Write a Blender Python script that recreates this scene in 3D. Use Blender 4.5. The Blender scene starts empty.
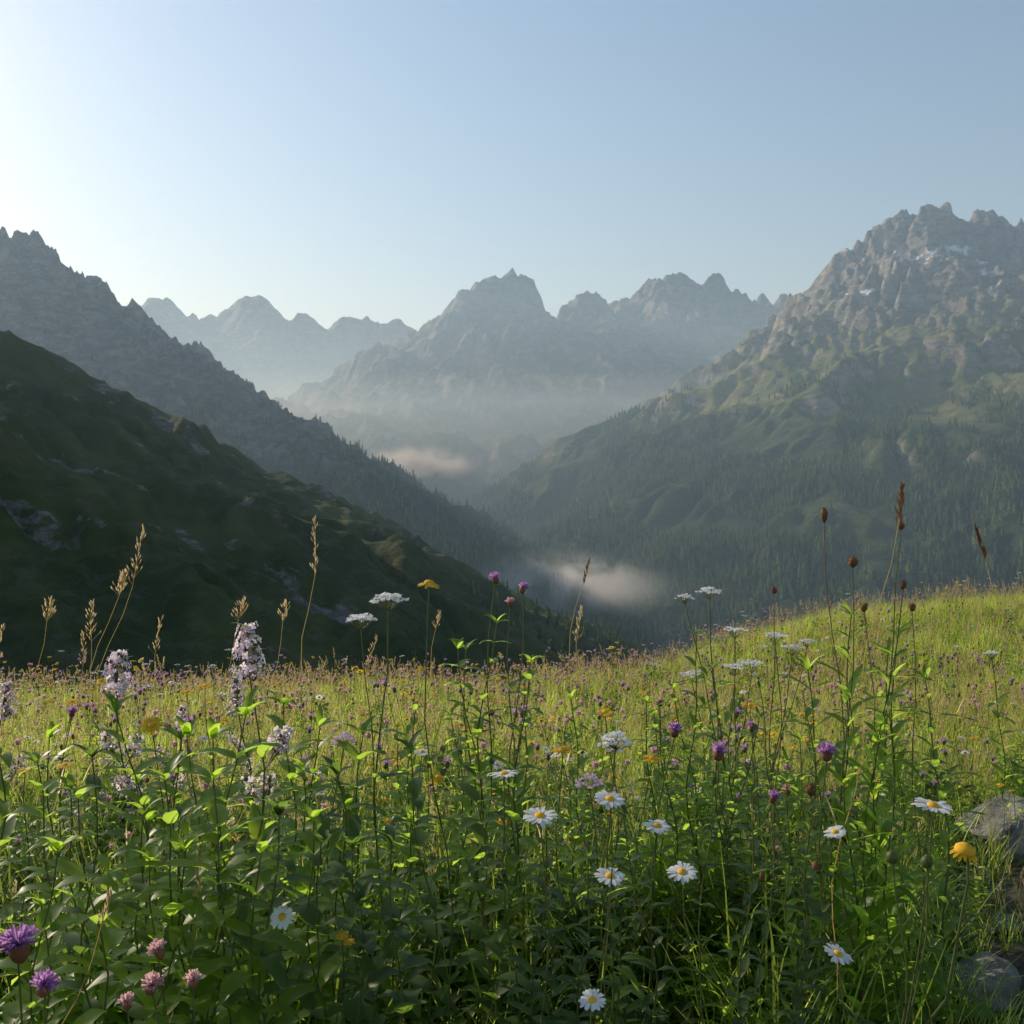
import bpy, math, random, numpy as np
from mathutils import Vector, Matrix
rng=np.random.default_rng(7); random.seed(7)
R=math.radians
scene=bpy.context.scene
scene.view_settings.view_transform='Standard'
scene.view_settings.look='None'
EYE=1.2
# ---------------- noise ----------------
def hash2(ix,iy,seed):
    h=(ix.astype(np.int64)*374761393+iy.astype(np.int64)*668265263+seed*974634777)&0xffffffff
    h=((h^(h>>13))*1274126177)&0xffffffff
    h=h^(h>>16)
    return (h&0xffff)/65536.0
def perlin(x,y,seed=0):
    x=np.asarray(x,float);y=np.asarray(y,float)
    ix=np.floor(x);iy=np.floor(y);fx=x-ix;fy=y-iy
    def g(dx,dy):
        a=hash2(ix+dx,iy+dy,seed)*2*np.pi
        return np.cos(a)*(fx-dx)+np.sin(a)*(fy-dy)
    u=fx*fx*fx*(fx*(fx*6-15)+10);v=fy*fy*fy*(fy*(fy*6-15)+10)
    a=g(0,0);b=g(1,0);c=g(0,1);d=g(1,1)
    return ((a*(1-u)+b*u)*(1-v)+(c*(1-u)+d*u)*v)*1.5
def fbm(x,y,oct=5,seed=0,gain=.5):
    s=0;a=1
    for i in range(oct):
        s=s+a*perlin(x,y,seed+i);x=x*2.03+13.7;y=y*2.03+7.1;a*=gain
    return s
def ridged(x,y,oct=6,seed=0,gain=.5):
    s=0;a=1;w=1
    for i in range(oct):
        n=1-np.abs(perlin(x,y,seed+i));n=n*n*w;s=s+a*n;w=np.clip(n*1.6,0,1)
        x=x*2.07+3.7;y=y*2.07+9.1;a*=gain
    return s
def sstep(a,b,x):
    t=np.clip((x-a)/(b-a),0,1);return t*t*(3-2*t)
def sv(u,w,d): # survey: bearing tangent, elevation tangent (per mille), distance
    return (u*d/1000.0,d,EYE+w*d/1000.0)
# ---------------- terrain ----------------
def ridge_field(X,Y,polys):
    H=np.full(X.shape,-1e9)
    for pts,s0,s1,D in polys:
        for (x0,y0,z0),(x1,y1,z1) in zip(pts[:-1],pts[1:]):
            dx,dy=x1-x0,y1-y0;L2=dx*dx+dy*dy
            t=np.clip(((X-x0)*dx+(Y-y0)*dy)/L2,0,1)
            d=np.hypot(X-x0-t*dx,Y-y0-t*dy)
            H=np.maximum(H,z0+(z1-z0)*t-(s1*d+(s0-s1)*D*(1-np.exp(-d/D))))
    return H
def erode(H,cell,batches,n,steps=55,cap=3.0,er=.2,dep=.2):
    H=H/cell;ny,nx=H.shape
    for b in range(batches):
        px=rng.uniform(2,nx-4,n);py=rng.uniform(2,ny-4,n)
        vx=np.zeros(n);vy=np.zeros(n);sp=np.ones(n);w=np.ones(n);sed=np.zeros(n)
        flat=H.ravel()
        for s in range(steps):
            ix=px.astype(int);iy=py.astype(int);fx=px-ix;fy=py-iy
            i0=iy*nx+ix
            a=flat[i0];bb=flat[i0+1];c=flat[i0+nx];d=flat[i0+nx+1]
            gx=(bb-a)*(1-fy)+(d-c)*fy;gy=(c-a)*(1-fx)+(d-bb)*fx
            h=a*(1-fx)*(1-fy)+bb*fx*(1-fy)+c*(1-fx)*fy+d*fx*fy
            vx=vx*.25-gx*.75;vy=vy*.25-gy*.75
            l=np.hypot(vx,vy)+1e-9;vx/=l;vy/=l
            nxp=np.clip(px+vx,1,nx-3);nyp=np.clip(py+vy,1,ny-3)
            jx=nxp.astype(int);jy=nyp.astype(int);gx2=nxp-jx;gy2=nyp-jy;j0=jy*nx+jx
            h2=flat[j0]*(1-gx2)*(1-gy2)+flat[j0+1]*gx2*(1-gy2)+flat[j0+nx]*(1-gx2)*gy2+flat[j0+nx+1]*gx2*gy2
            dh=h2-h
            C=np.maximum(-dh,.01)*sp*w*cap
            up=dh>0
            amt=np.where(up,np.minimum(dh,sed),np.where(sed>C,(sed-C)*dep,-np.minimum((C-sed)*er,np.maximum(-dh*.4,0))))
            sed=sed-amt
            wts=[(1-fx)*(1-fy),fx*(1-fy),(1-fx)*fy,fx*fy]
            acc=np.zeros(flat.size)
            for off,wt in zip((0,1,nx,nx+1),wts):
                acc+=np.bincount(i0+off,weights=amt*wt,minlength=flat.size)
            A=np.clip(acc.reshape(ny,nx),-.25,.12)
            A[1:-1]=A[1:-1]*.5+(A[:-2]+A[2:])*.25
            A[:,1:-1]=A[:,1:-1]*.5+(A[:,:-2]+A[:,2:])*.25
            flat=flat+A.ravel()
            sp=np.sqrt(np.maximum(.01,sp*sp-dh*1.0));sp=np.minimum(sp,3);w*=.98
            px=nxp;py=nyp
        H=flat.reshape(ny,nx)
    H[1:-1]=H[1:-1]*.6+(H[:-2]+H[2:])*.2
    H[:,1:-1]=H[:,1:-1]*.6+(H[:,:-2]+H[:,2:])*.2
    return H*cell
def grid_mesh(name,X,Y,Z,mat,wrap=False):
    ny,nx=X.shape
    co=np.stack([X,Y,Z],-1).reshape(-1,3).astype(np.float32)
    j,i=np.meshgrid(np.arange(ny-1),np.arange(nx-1),indexing='ij')
    a=(j*nx+i).ravel()
    f=np.stack([a,a+1,a+nx+1,a+nx],-1).astype(np.int32)
    me=bpy.data.meshes.new(name)
    me.vertices.add(len(co));me.vertices.foreach_set('co',co.ravel())
    me.loops.add(f.size);me.loops.foreach_set('vertex_index',f.ravel())
    me.polygons.add(len(f));me.polygons.foreach_set('loop_start',np.arange(0,f.size,4,dtype=np.int32))
    me.polygons.foreach_set('use_smooth',np.ones(len(f),bool))
    me.update();me.validate()
    ob=bpy.data.objects.new(name,me);scene.collection.objects.link(ob);me.materials.append(mat)
    return ob
# ---------------- materials ----------------
def newmat(name):
    m=bpy.data.materials.new(name);m.use_nodes=True;nt=m.node_tree
    b=nt.nodes['Principled BSDF'];return m,nt,b
def N(nt,t,**k):
    n=nt.nodes.new(t)
    for a,v in k.items():setattr(n,a,v)
    return n
def math_(nt,op,a,b=None,clamp=False):
    n=N(nt,'ShaderNodeMath',operation=op,use_clamp=clamp)
    for i,v in enumerate((a,b)):
        if v is None:continue
        if isinstance(v,(int,float)):n.inputs[i].default_value=v
        else:nt.links.new(v,n.inputs[i])
    return n.outputs[0]
def mix(nt,f,a,b):
    n=N(nt,'ShaderNodeMix',data_type='RGBA')
    for s,v in ((n.inputs[0],f),(n.inputs[6],a),(n.inputs[7],b)):
        if isinstance(v,(int,float)):s.default_value=v
        elif isinstance(v,tuple):s.default_value=(*v,1)
        else:nt.links.new(v,s)
    return n.outputs[2]
def noise(nt,vec,scale,detail=6,rough=.55,dist=0):
    n=N(nt,'ShaderNodeTexNoise');n.inputs['Scale'].default_value=scale;n.inputs['Detail'].default_value=detail
    n.inputs['Roughness'].default_value=rough;n.inputs['Distortion'].default_value=dist
    nt.links.new(vec,n.inputs['Vector']);return n.outputs['Fac']
def smap(nt,v,a,b,c=0,d=1):
    n=N(nt,'ShaderNodeMapRange',interpolation_type='SMOOTHSTEP');nt.links.new(v,n.inputs[0])
    for i,x in enumerate((a,b,c,d)):n.inputs[i+1].default_value=x
    return n.outputs[0]
def mountain_mat(name,sc,rock1,rock2,grass1,grass2,ny0,ny1,gtop0,gtop1,snow=None,bump=8,forest=None,outcrop=None):
    m,nt,b=newmat(name);L=nt.links
    g=N(nt,'ShaderNodeNewGeometry');pos=g.outputs['Position']
    sp=N(nt,'ShaderNodeSeparateXYZ');L.new(pos,sp.inputs[0])
    sn=N(nt,'ShaderNodeSeparateXYZ');L.new(g.outputs['Normal'],sn.inputs[0])
    nA=noise(nt,pos,sc,8,.62);nB=noise(nt,pos,sc*6,7,.68,.5);nC=noise(nt,pos,sc*.3,3)
    rock=mix(nt,smap(nt,nB,.35,.65),rock1,rock2)
    mp=N(nt,'ShaderNodeMapping');L.new(pos,mp.inputs[0]);mp.inputs['Scale'].default_value=(1,1,3.5);mp.inputs['Rotation'].default_value=(.35,.5,0)
    st=noise(nt,mp.outputs[0],sc*3,8,.7,1.0)
    rock=mix(nt,smap(nt,st,.42,.6,0,.6),rock,tuple(c*.42 for c in rock1))
    grass=mix(nt,smap(nt,nA,.4,.62),grass1,grass2)
    slope=math_(nt,'ADD',sn.outputs[2],math_(nt,'MULTIPLY',math_(nt,'SUBTRACT',nA,.5),.55))
    slope=math_(nt,'ADD',slope,math_(nt,'MULTIPLY',math_(nt,'SUBTRACT',nB,.5),.25))
    fs=smap(nt,slope,ny0,ny1)
    if outcrop:
        oc=noise(nt,pos,outcrop[0],7,.6,.8)
        oc2=math_(nt,'ADD',oc,math_(nt,'MULTIPLY',math_(nt,'SUBTRACT',nB,.5),.5))
        fs=math_(nt,'MULTIPLY',fs,smap(nt,oc2,outcrop[1],outcrop[1]+.07,1,0))
        grass=mix(nt,smap(nt,nB,.50,.62,0,.6),grass,(.11,.10,.065))
    hz=math_(nt,'ADD',sp.outputs[2],math_(nt,'MULTIPLY',math_(nt,'SUBTRACT',nC,.5),(gtop1-gtop0)*1.5))
    fh=smap(nt,hz,gtop0,gtop1,1,0)
    col=mix(nt,math_(nt,'MULTIPLY',fs,fh),rock,grass)
    if forest is not None:
        ff=smap(nt,hz,forest-120,forest+60,1,0)
        col=mix(nt,math_(nt,'MULTIPLY',ff,smap(nt,nA,.34,.54,.25,1)),col,(.035,.058,.022))
    if snow:
        k=math_(nt,'MULTIPLY',smap(nt,hz,snow,snow+80),smap(nt,nA,.60,.62))
        k=math_(nt,'MULTIPLY',k,smap(nt,sn.outputs[2],.5,.65))
        col=mix(nt,k,col,(.7,.73,.78))
    L.new(col,b.inputs['Base Color']);b.inputs['Roughness'].default_value=.95;b.inputs['Specular IOR Level'].default_value=.1
    bp=N(nt,'ShaderNodeBump');bp.inputs['Strength'].default_value=1;bp.inputs['Distance'].default_value=bump
    hh=math_(nt,'ADD',nB,math_(nt,'MULTIPLY',st,1.0));L.new(hh,bp.inputs['Height']);L.new(bp.outputs[0],b.inputs['Normal'])
    return m
def build_mountain(name,x0,x1,y0,y1,cell,polys,amp,nscale,mat,batches,n,warp=.5,seed=1,fine=.12,floor=-620,crag=.3,rock_line=None,keep=.45,lowcrag=.12):
    xs=np.arange(x0,x1,cell);ys=np.arange(y0,y1,cell);X,Y=np.meshgrid(xs,ys)
    wx=fbm(X/nscale,Y/nscale,4,seed+50)*nscale*warp*.35;wy=fbm(X/nscale,Y/nscale,4,seed+60)*nscale*warp*.35
    H0=ridge_field(X,Y,polys);H=ridge_field(X+wx,Y+wy,polys)
    H=keep*H0+(1-keep)*H
    r=ridged(X/nscale+wx/nscale,Y/nscale+wy/nscale,5,seed,.42)
    H=H+amp*(r-.95)
    H=erode(H,cell,batches,n)
    k=1 if rock_line is None else lowcrag+(1-lowcrag)*sstep(rock_line-200,rock_line+200,H)
    w2=fbm(X/(nscale*.3),Y/(nscale*.3),3,seed+70)*.35
    H=H+k*amp*crag*(ridged(X/(nscale*.38)+w2,Y/(nscale*.38)-w2,6,seed+9,.55)-1.0)
    H=H+k*amp*fine*(ridged(X/(nscale*.09)+w2,Y/(nscale*.09),3,seed+19,.6)-.9)
    H=np.maximum(H,floor)
    ob=grid_mesh(name,X,Y,H,mat)
    return dict(x0=x0,y0=y0,cell=cell,H=H,ob=ob)
def samp(T,x,y):
    x=np.asarray(x,float);y=np.asarray(y,float)
    fx=(x-T['x0'])/T['cell'];fy=(y-T['y0'])/T['cell'];H=T['H']
    ok=(fx>=0)&(fy>=0)&(fx<H.shape[1]-1)&(fy<H.shape[0]-1)
    i=np.clip(fx.astype(int),0,H.shape[1]-2);j=np.clip(fy.astype(int),0,H.shape[0]-2);u=fx-i;v=fy-j
    h=H[j,i]*(1-u)*(1-v)+H[j,i+1]*u*(1-v)+H[j+1,i]*(1-u)*v+H[j+1,i+1]*u*v
    gx=(H[j,i+1]-H[j,i])/T['cell'];gy=(H[j+1,i]-H[j,i])/T['cell']
    return np.where(ok,h,-600),np.hypot(gx,gy)
mA=mountain_mat('grassy_hill_mat',.012,(.13,.12,.105),(.22,.205,.18),(.05,.07,.03),(.085,.10,.04),.34,.48,400,500,bump=4,outcrop=(.013,.60))
mB=mountain_mat('rocky_ridge_mat',.006,(.13,.125,.12),(.23,.22,.21),(.05,.065,.03),(.08,.09,.04),.58,.75,100,330,bump=9,forest=150)
mE=mountain_mat('mountain_mat',.004,(.18,.165,.14),(.36,.33,.28),(.09,.115,.036),(.20,.195,.08),.50,.68,520,850,snow=680,bump=16,forest=300)
mD=mountain_mat('far_mountain_mat',.0028,(.13,.12,.11),(.23,.22,.20),(.05,.06,.03),(.08,.09,.045),.55,.72,300,800,bump=18,forest=50)
def PL(lst):
    out=[];d=None
    for t in lst:
        out.append([t[0],t[1],t[2] if len(t)>2 else None])
    k=[i for i,t in enumerate(out) if t[2] is not None]
    for i,t in enumerate(out):
        if t[2] is None:
            a=max(j for j in k if j<i);b=min(j for j in k if j>i)
            t[2]=out[a][2]+(out[b][2]-out[a][2])*(i-a)/(b-a)
    return [sv(*t) for t in out]
A=build_mountain('grassy_hill',-1000,600,60,1500,3.2,[
 (PL([(-1000,190,550),(-700,195,620),(-512,184,700),(-452,154,730),(-422,129,750),(-362,109,780),(-292,76,830),(-212,26,900),(-162,-6,950),(-112,-36,1000),(-32,-72,1060),(48,-106,1120),(128,-136,1180),(250,-190,1250)]),.62,.50,150),
 (PL([(-452,150,730),(-500,118,600),(-580,30,450)]),.6,.5,100),
 (PL([(-292,70,830),(-300,10,700),(-330,-60,560)]),.65,.55,80),
 (PL([(-112,-40,1000),(-140,-90,850),(-150,-160,700)]),.65,.55,80)],
 15,150,mA,3,25000,seed=3,floor=-600,fine=.09,crag=.28)
B=build_mountain('rocky_ridge',-1900,520,900,3450,5.5,[
 (PL([(-800,150,1700),(-620,230,1850),(-512,272,2000),(-504,272),(-477,277,2050),(-462,262),(-442,240,2100),(-422,217),(-402,202),(-372,202,2200),(-352,182),(-332,164),(-312,159,2300),(-292,137),(-262,129,2400),(-242,102),(-212,74,2500),(-182,50),(-142,22,2600),(-112,-8),(-72,-33,2750),(-32,-63,2850),(50,-128,3000)]),1.15,.55,160),
 (PL([(-477,270,2050),(-470,150,1750),(-460,60,1500)]),.9,.6,120),
 (PL([(-372,195,2200),(-380,110,1950),(-370,20,1700)]),.9,.6,120),
 (PL([(-262,120,2400),(-270,40,2150),(-280,-40,1900)]),.9,.6,120)],
 45,230,mB,3,25000,seed=11,floor=-600,fine=.09,crag=.6,rock_line=100)
E=build_mountain('rugged_mountain',-800,3000,1150,5000,7.0,[
 (PL([(1300,150,3700),(700,240,3700),(512,285,3650),(478,298),(448,306),(418,316,3600),(406,302),(378,290,3600),(353,268),(318,249,3600),(288,222,3650),(263,187),(248,174,3700),(223,167),(188,137,3800),(128,105,3900),(88,76,3950),(48,36,4000),(8,5,4050),(-62,-30,4100),(-150,-90,4200)]),1.35,.5,300),
 (PL([(378,286,3600),(368,222,3400),(352,165,3200),(330,120,3000),(292,82,2850),(265,25,2700),(240,-45,2550),(200,-125,2300)]),1.1,.55,200),
 (PL([(512,275,3650),(560,150,3200),(620,20,2800),(640,-100,2300)]),1.1,.55,200),
 (PL([(188,130,3800),(170,45,3500),(140,-35,3200),(110,-105,2900)]),.75,.5,200),
 (PL([(263,180,3700),(240,95,3300),(225,30,3050)]),.8,.55,200),
 (PL([(48,32,4000),(30,-50,3800),(0,-120,3600)]),.7,.5,200)],
 60,460,mE,3,30000,seed=21,floor=-600,fine=.13,crag=.66,rock_line=480,keep=.6)
D=build_mountain('alpine_peak',-2600,3800,3000,8300,12.0,[
 (PL([(-330,-60,5200),(-260,20,5300),(-202,82,5400),(-172,112),(-132,137,5450),(-112,162),(-82,180),(-67,200),(-47,227),(-32,236),(-15,240),(0,241,5500),(13,240),(23,225),(41,209),(48,203,5700),(63,219,5800),(73,209),(93,200,6200),(118,207,6800),(128,227),(148,244,7000),(168,241),(183,224),(208,236),(223,227),(243,214),(263,212),(278,222,7500),(288,217),(400,200,7500)]),1.2,.5,330),
 (PL([(-12,236,5500),(-20,180,5250),(-40,110,5000),(-60,10,4700),(-70,-80,4400)]),1.1,.55,250),
 (PL([(48,200,5700),(60,120,5300),(70,40,4900),(80,-50,4500)]),1.0,.55,250),
 (PL([(-132,130,5450),(-150,60,5150),(-170,-10,4850)]),1.0,.55,250),
 (PL([(148,235,7000),(150,140,6300),(150,60,5700)]),1.0,.55,250)],
 95,620,mD,3,25000,seed=33,floor=-600,fine=.10,crag=.42,rock_line=200,keep=.4)
F=build_mountain('distant_range',-8500,6500,9500,14500,32.0,[
 (PL([(-900,150,11500),(-600,200,11500),(-430,205,11000),(-397,214,11000),(-377,207),(-354,224,11000),(-327,205),(-297,196),(-277,212),(-252,226,11000),(-222,202),(-200,207,11000),(-182,190),(-150,160,11200),(-60,110,11500)]),1.1,.6,900),
 (PL([(-260,150,13500),(-182,187,13500),(-167,196,13500),(-150,192),(-127,197,13500),(-102,188),(-82,178,13500),(0,170,13500),(200,190,13500),(480,180,13500)]),1.1,.6,900)],
 100,1300,mD,1,20000,seed=41,floor=-600,fine=.2,crag=.7,keep=.85)
# ---- ground sheet ----
def ground_h(x,y):
    x=np.asarray(x,float);y=np.asarray(y,float)
    z=-.10*np.clip(y-2.4,-3,8)
    z=z-.40*sstep(2.9,1.5,y)
    z=z+.075*np.clip(x-1.6,0,9)*np.clip(y/10,0,1.2)**1.3
    z=z-.02*np.clip(-x,0,8)
    z=z+.07*fbm(x/1.7,y/1.7,3,71)+.02*fbm(x/.35,y/.35,3,72)
    c=9.5+sstep(0,6,x)*5;over=np.maximum(y-c,0)
    z=z-.38*over+.38*4*(1-np.exp(-over/4))
    side=np.maximum(np.abs(x)-14,0)
    z=z-.25*side*(x<0)
    z=np.maximum(z,-480+12*fbm(x/900,y/900,4,73))
    return z
rad=np.concatenate([np.linspace(.05,4,70),np.geomspace(4.1,40000,330)])
ang=np.linspace(-math.pi,math.pi,721)
Rg,Ag=np.meshgrid(rad,ang,indexing='ij')
GX=Rg*np.sin(Ag);GY=Rg*np.cos(Ag)
m,nt,b=newmat('ground_mat');L=nt.links
g=N(nt,'ShaderNodeNewGeometry');pos=g.outputs['Position']
n1=noise(nt,pos,3,8);n2=noise(nt,pos,22,8,.65);n3=noise(nt,pos,.5,4)
c=mix(nt,smap(nt,n2,.35,.65),(.035,.026,.016),(.09,.07,.045))
c=mix(nt,smap(nt,n1,.42,.6),c,(.035,.05,.016))
L.new(c,b.inputs['Base Color']);b.inputs['Roughness'].default_value=.95
bp=N(nt,'ShaderNodeBump');bp.inputs['Distance'].default_value=.03;L.new(n2,bp.inputs['Height']);L.new(bp.outputs[0],b.inputs['Normal'])
grid_mesh('ground',GX[:,::-1],GY[:,::-1],ground_h(GX,GY)[:,::-1],m)
# ---------------- plant materials ----------------
def leafmat(name,c1,c2,trans,tf=.45,rough=.5,var=.25,scale=12):
    m,nt,b=newmat(name);L=nt.links
    oi=N(nt,'ShaderNodeObjectInfo');tc=N(nt,'ShaderNodeTexCoord')
    n=noise(nt,tc.outputs['Object'],scale,2)
    f=math_(nt,'ADD',math_(nt,'MULTIPLY',oi.outputs['Random'],.7),math_(nt,'MULTIPLY',math_(nt,'SUBTRACT',n,.35),1.0),True)
    c=mix(nt,f,c1,c2)
    L.new(c,b.inputs['Base Color']);b.inputs['Roughness'].default_value=rough;b.inputs['Specular IOR Level'].default_value=.3
    t=N(nt,'ShaderNodeBsdfTranslucent')
    L.new(mix(nt,f,trans,tuple(min(1,a*1.25) for a in trans)),t.inputs['Color'])
    ms=N(nt,'ShaderNodeMixShader');ms.inputs[0].default_value=tf
    L.new(b.outputs[0],ms.inputs[1]);L.new(t.outputs[0],ms.inputs[2]);L.new(ms.outputs[0],nt.nodes['Material Output'].inputs['Surface'])
    return m
M={}
M['grass']=leafmat('grass_blade_mat',(.065,.115,.022),(.12,.15,.035),(.56,.70,.10),.65)
M['grassd']=leafmat('long_grass_mat',(.035,.07,.018),(.06,.09,.025),(.28,.38,.05),.45)
M['dry']=leafmat('dry_grass_mat',(.22,.19,.09),(.34,.29,.15),(.78,.66,.32),.6,.6)
M['leaf']=leafmat('leaf_mat',(.05,.10,.02),(.08,.13,.028),(.52,.74,.08),.6,.4)
M['leaf2']=leafmat('dark_leaf_mat',(.03,.06,.02),(.05,.085,.025),(.25,.40,.055),.45,.45)
M['stem']=leafmat('stem_mat',(.07,.10,.035),(.11,.12,.045),(.3,.34,.09),.3,.5)
M['bstem']=leafmat('brown_stem_mat',(.12,.08,.04),(.2,.13,.07),(.3,.2,.1),.2,.6)
M['white']=leafmat('white_petal_mat',(.80,.80,.78),(.82,.82,.80),(.85,.85,.83),.45,.6)
M['yellow']=leafmat('yellow_petal_mat',(.75,.45,.02),(.8,.52,.03),(.9,.62,.03),.45,.6)
M['ydisc']=leafmat('yellow_disc_mat',(.70,.38,.02),(.80,.46,.03),(.8,.5,.03),.15,.8,scale=60)
M['purple']=leafmat('purple_petal_mat',(.28,.13,.34),(.40,.20,.44),(.56,.30,.60),.5,.6)
M['pink']=leafmat('pink_petal_mat',(.42,.24,.28),(.56,.36,.38),(.74,.50,.50),.5,.6)
M['pale']=leafmat('pale_pink_petal_mat',(.66,.48,.62),(.74,.60,.70),(.9,.72,.84),.5,.6)
M['brown']=leafmat('seed_head_mat',(.14,.07,.03),(.25,.13,.06),(.4,.2,.08),.25,.8,scale=60)
M['tan']=leafmat('spikelet_mat',(.26,.20,.11),(.38,.31,.17),(.70,.56,.34),.5,.7)
MK=list(M)
# ---------------- mesh builder ----------------
class MB:
    def __init__(s):s.v=[];s.f=[];s.m=[]
    def add(s,vs,fs,mat):
        o=len(s.v);s.v+=[tuple(x) for x in vs];s.f+=[tuple(i+o for i in f) for f in fs];s.m+=[MK.index(mat)]*len(fs)
    def obj(s,name,link=True):
        me=bpy.data.meshes.new(name);me.from_pydata(s.v,[],s.f)
        used=sorted(set(s.m));mp={k:i for i,k in enumerate(used)}
        for k in used:me.materials.append(M[MK[k]])
        me.polygons.foreach_set('material_index',[mp[k] for k in s.m])
        me.polygons.foreach_set('use_smooth',[True]*len(s.f));me.update()
        ob=bpy.data.objects.new(name,me)
        if link:scene.collection.objects.link(ob)
        return ob
U=random.uniform
def tube(mb,pts,r0,r1,mat,k=4):
    vs=[];n=len(pts)
    for i,p in enumerate(pts):
        p=Vector(p);d=(Vector(pts[min(i+1,n-1)])-Vector(pts[max(i-1,0)])).normalized()
        a=d.cross(Vector((0.3,1,.1))).normalized();b=d.cross(a)
        r=r0+(r1-r0)*i/(n-1)
        for j in range(k):
            t=2*math.pi*j/k;vs.append(p+a*math.cos(t)*r+b*math.sin(t)*r)
    fs=[(i*k+j,i*k+(j+1)%k,(i+1)*k+(j+1)%k,(i+1)*k+j) for i in range(n-1) for j in range(k)]
    mb.add(vs,fs,mat)
def curve(p0,p1,bend,n=8):
    p0=Vector(p0);p1=Vector(p1);b=Vector(bend)
    w=(p1-p0).length*.02;ph=U(0,6)
    return [p0.lerp(p1,i/n)+b*math.sin(math.pi*i/n)*(1-.3*i/n)+Vector((math.sin(ph+i*1.0),math.cos(ph+i*.8),0))*w*math.sin(math.pi*i/n) for i in range(n+1)]
def blade(mb,p,az,el,Ln,W,droop,mat,n=4):
    p=Vector(p);side=Vector((-math.sin(az),math.cos(az),0));vs=[];tw=U(-.6,.6)
    for i in range(n+1):
        t=i/n;w=W*(1-t**1.6)*.5+.0002
        e=el-droop*t*t
        sd=(side*math.cos(tw*t)+Vector((0,0,math.sin(tw*t))))
        vs+= [p-sd*w,p+sd*w]
        p=p+Vector((math.cos(az)*math.cos(e),math.sin(az)*math.cos(e),math.sin(e)))*(Ln/n)
    mb.add(vs,[(2*i,2*i+1,2*i+3,2*i+2) for i in range(n)],mat)
def leaf(mb,p,az,el,Ln,W,droop,mat,n=6,fold=.25,wav=.0):
    p=Vector(p);side=Vector((-math.sin(az),math.cos(az),0));vs=[];saz=U(-.5,.5)
    for i in range(n+1):
        t=i/n;w=W*.5*(math.sin(math.pi*min(1,t**.75*.97+.03))**.8)+.0004
        e=el-droop*t;a=az+saz*t
        d=Vector((math.cos(a)*math.cos(e),math.sin(a)*math.cos(e),math.sin(e)))
        up=side.cross(d)*-1
        if up.z<0:up=-up
        wv=wav*math.sin(i*2.1)*W
        vs+=[p-side*w+up*(w*fold+wv),p,p+side*w+up*(w*fold-wv)]
        p=p+d*(Ln/n)
    fs=[]
    for i in range(n):
        a=3*i;fs+=[(a,a+1,a+4,a+3),(a+1,a+2,a+5,a+4)]
    mb.add(vs,fs,mat)
def frame(nrm):
    z=Vector(nrm).normalized();x=z.cross(Vector((.2,.9,.3))).normalized();y=z.cross(x);return x,y,z
def daisy(mb,c,nrm,Rd,npet=21,mat='white',disc='ydisc',droop=.0,discr=.3):
    c=Vector(c);x,y,z=frame(nrm)
    for i in range(npet):
        a=2*math.pi*i/npet+U(-.09,.09);rr=Rd*U(.86,1.05);w=Rd*U(.10,.14);dz=U(-.14,.10)*Rd-droop*Rd
        d=x*math.cos(a)+y*math.sin(a);s=-x*math.sin(a)+y*math.cos(a)
        vs=[]
        for t,wf,h in((.2,.5,.0),(.5,.95,.06),(.82,1,.04),(.97,.55,0)):
            q=c+d*(rr*t)+z*(h*Rd+dz*t*t)
            vs+=[q-s*w*wf,q-z*(.02*Rd),q+s*w*wf]
        fs=[]
        for k in range(3):
            o=3*k;fs+=[(o,o+1,o+4,o+3),(o+1,o+2,o+5,o+4)]
        mb.add(vs,fs,mat)
    ball(mb,c+z*Rd*.02,(x,y,z),Rd*discr,Rd*discr*.55,disc,10,5,.06)
    ball(mb,c-z*Rd*.10,(x,y,z),Rd*discr*.9,Rd*.16,'stem',8,4)
def ball(mb,c,fr,r,h,mat,ku=8,kv=6,jit=0):
    x,y,z=fr;vs=[];fs=[];c=Vector(c)
    for j in range(kv+1):
        ph=-math.pi/2+math.pi*j/kv
        for i in range(ku):
            a=2*math.pi*i/ku;q=1+U(-jit,jit)
            vs.append(c+(x*math.cos(a)+y*math.sin(a))*math.cos(ph)*r*q+z*math.sin(ph)*h*q)
    for j in range(kv):
        for i in range(ku):
            fs.append((j*ku+i,j*ku+(i+1)%ku,(j+1)*ku+(i+1)%ku,(j+1)*ku+i))
    mb.add(vs,fs,mat)
FR=(Vector((1,0,0)),Vector((0,1,0)),Vector((0,0,1)))
def knap(mb,c,nrm,r,mat='purple',n=70,base='brown'):
    c=Vector(c);x,y,z=frame(nrm)
    ball(mb,c-z*r*.35,(x,y,z),r*.5,r*.6,base,8,6,.08)
    for i in range(n):
        a=U(0,6.283);t=math.sqrt(U(0,1))*1.35
        d=(x*math.cos(a)+y*math.sin(a))*math.sin(t)+z*math.cos(t)
        s=d.cross(Vector((U(-1,1),U(-1,1),U(-1,1)))).normalized()*r*.07
        p=c+d*r*.15;q=c+d*r*U(.75,1.1)
        mb.add([p-s*.6,p+s*.6,q+s,q-s],[(0,1,2,3)],mat)
def clover(mb,c,r,mat='pink',n=45):
    c=Vector(c)
    ball(mb,c,FR,r*.6,r*.6,mat,7,5,.1)
    for i in range(n):
        d=Vector((U(-1,1),U(-1,1),U(-.6,1))).normalized()
        s=d.cross(Vector((U(-1,1),U(-1,1),U(-1,1)))).normalized()*r*.14
        p=c+d*r*.4;q=c+(d*1.0+Vector((0,0,.2)))*r
        mb.add([p-s,p+s,q+s*.8,q-s*.8],[(0,1,2,3)],mat)
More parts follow.
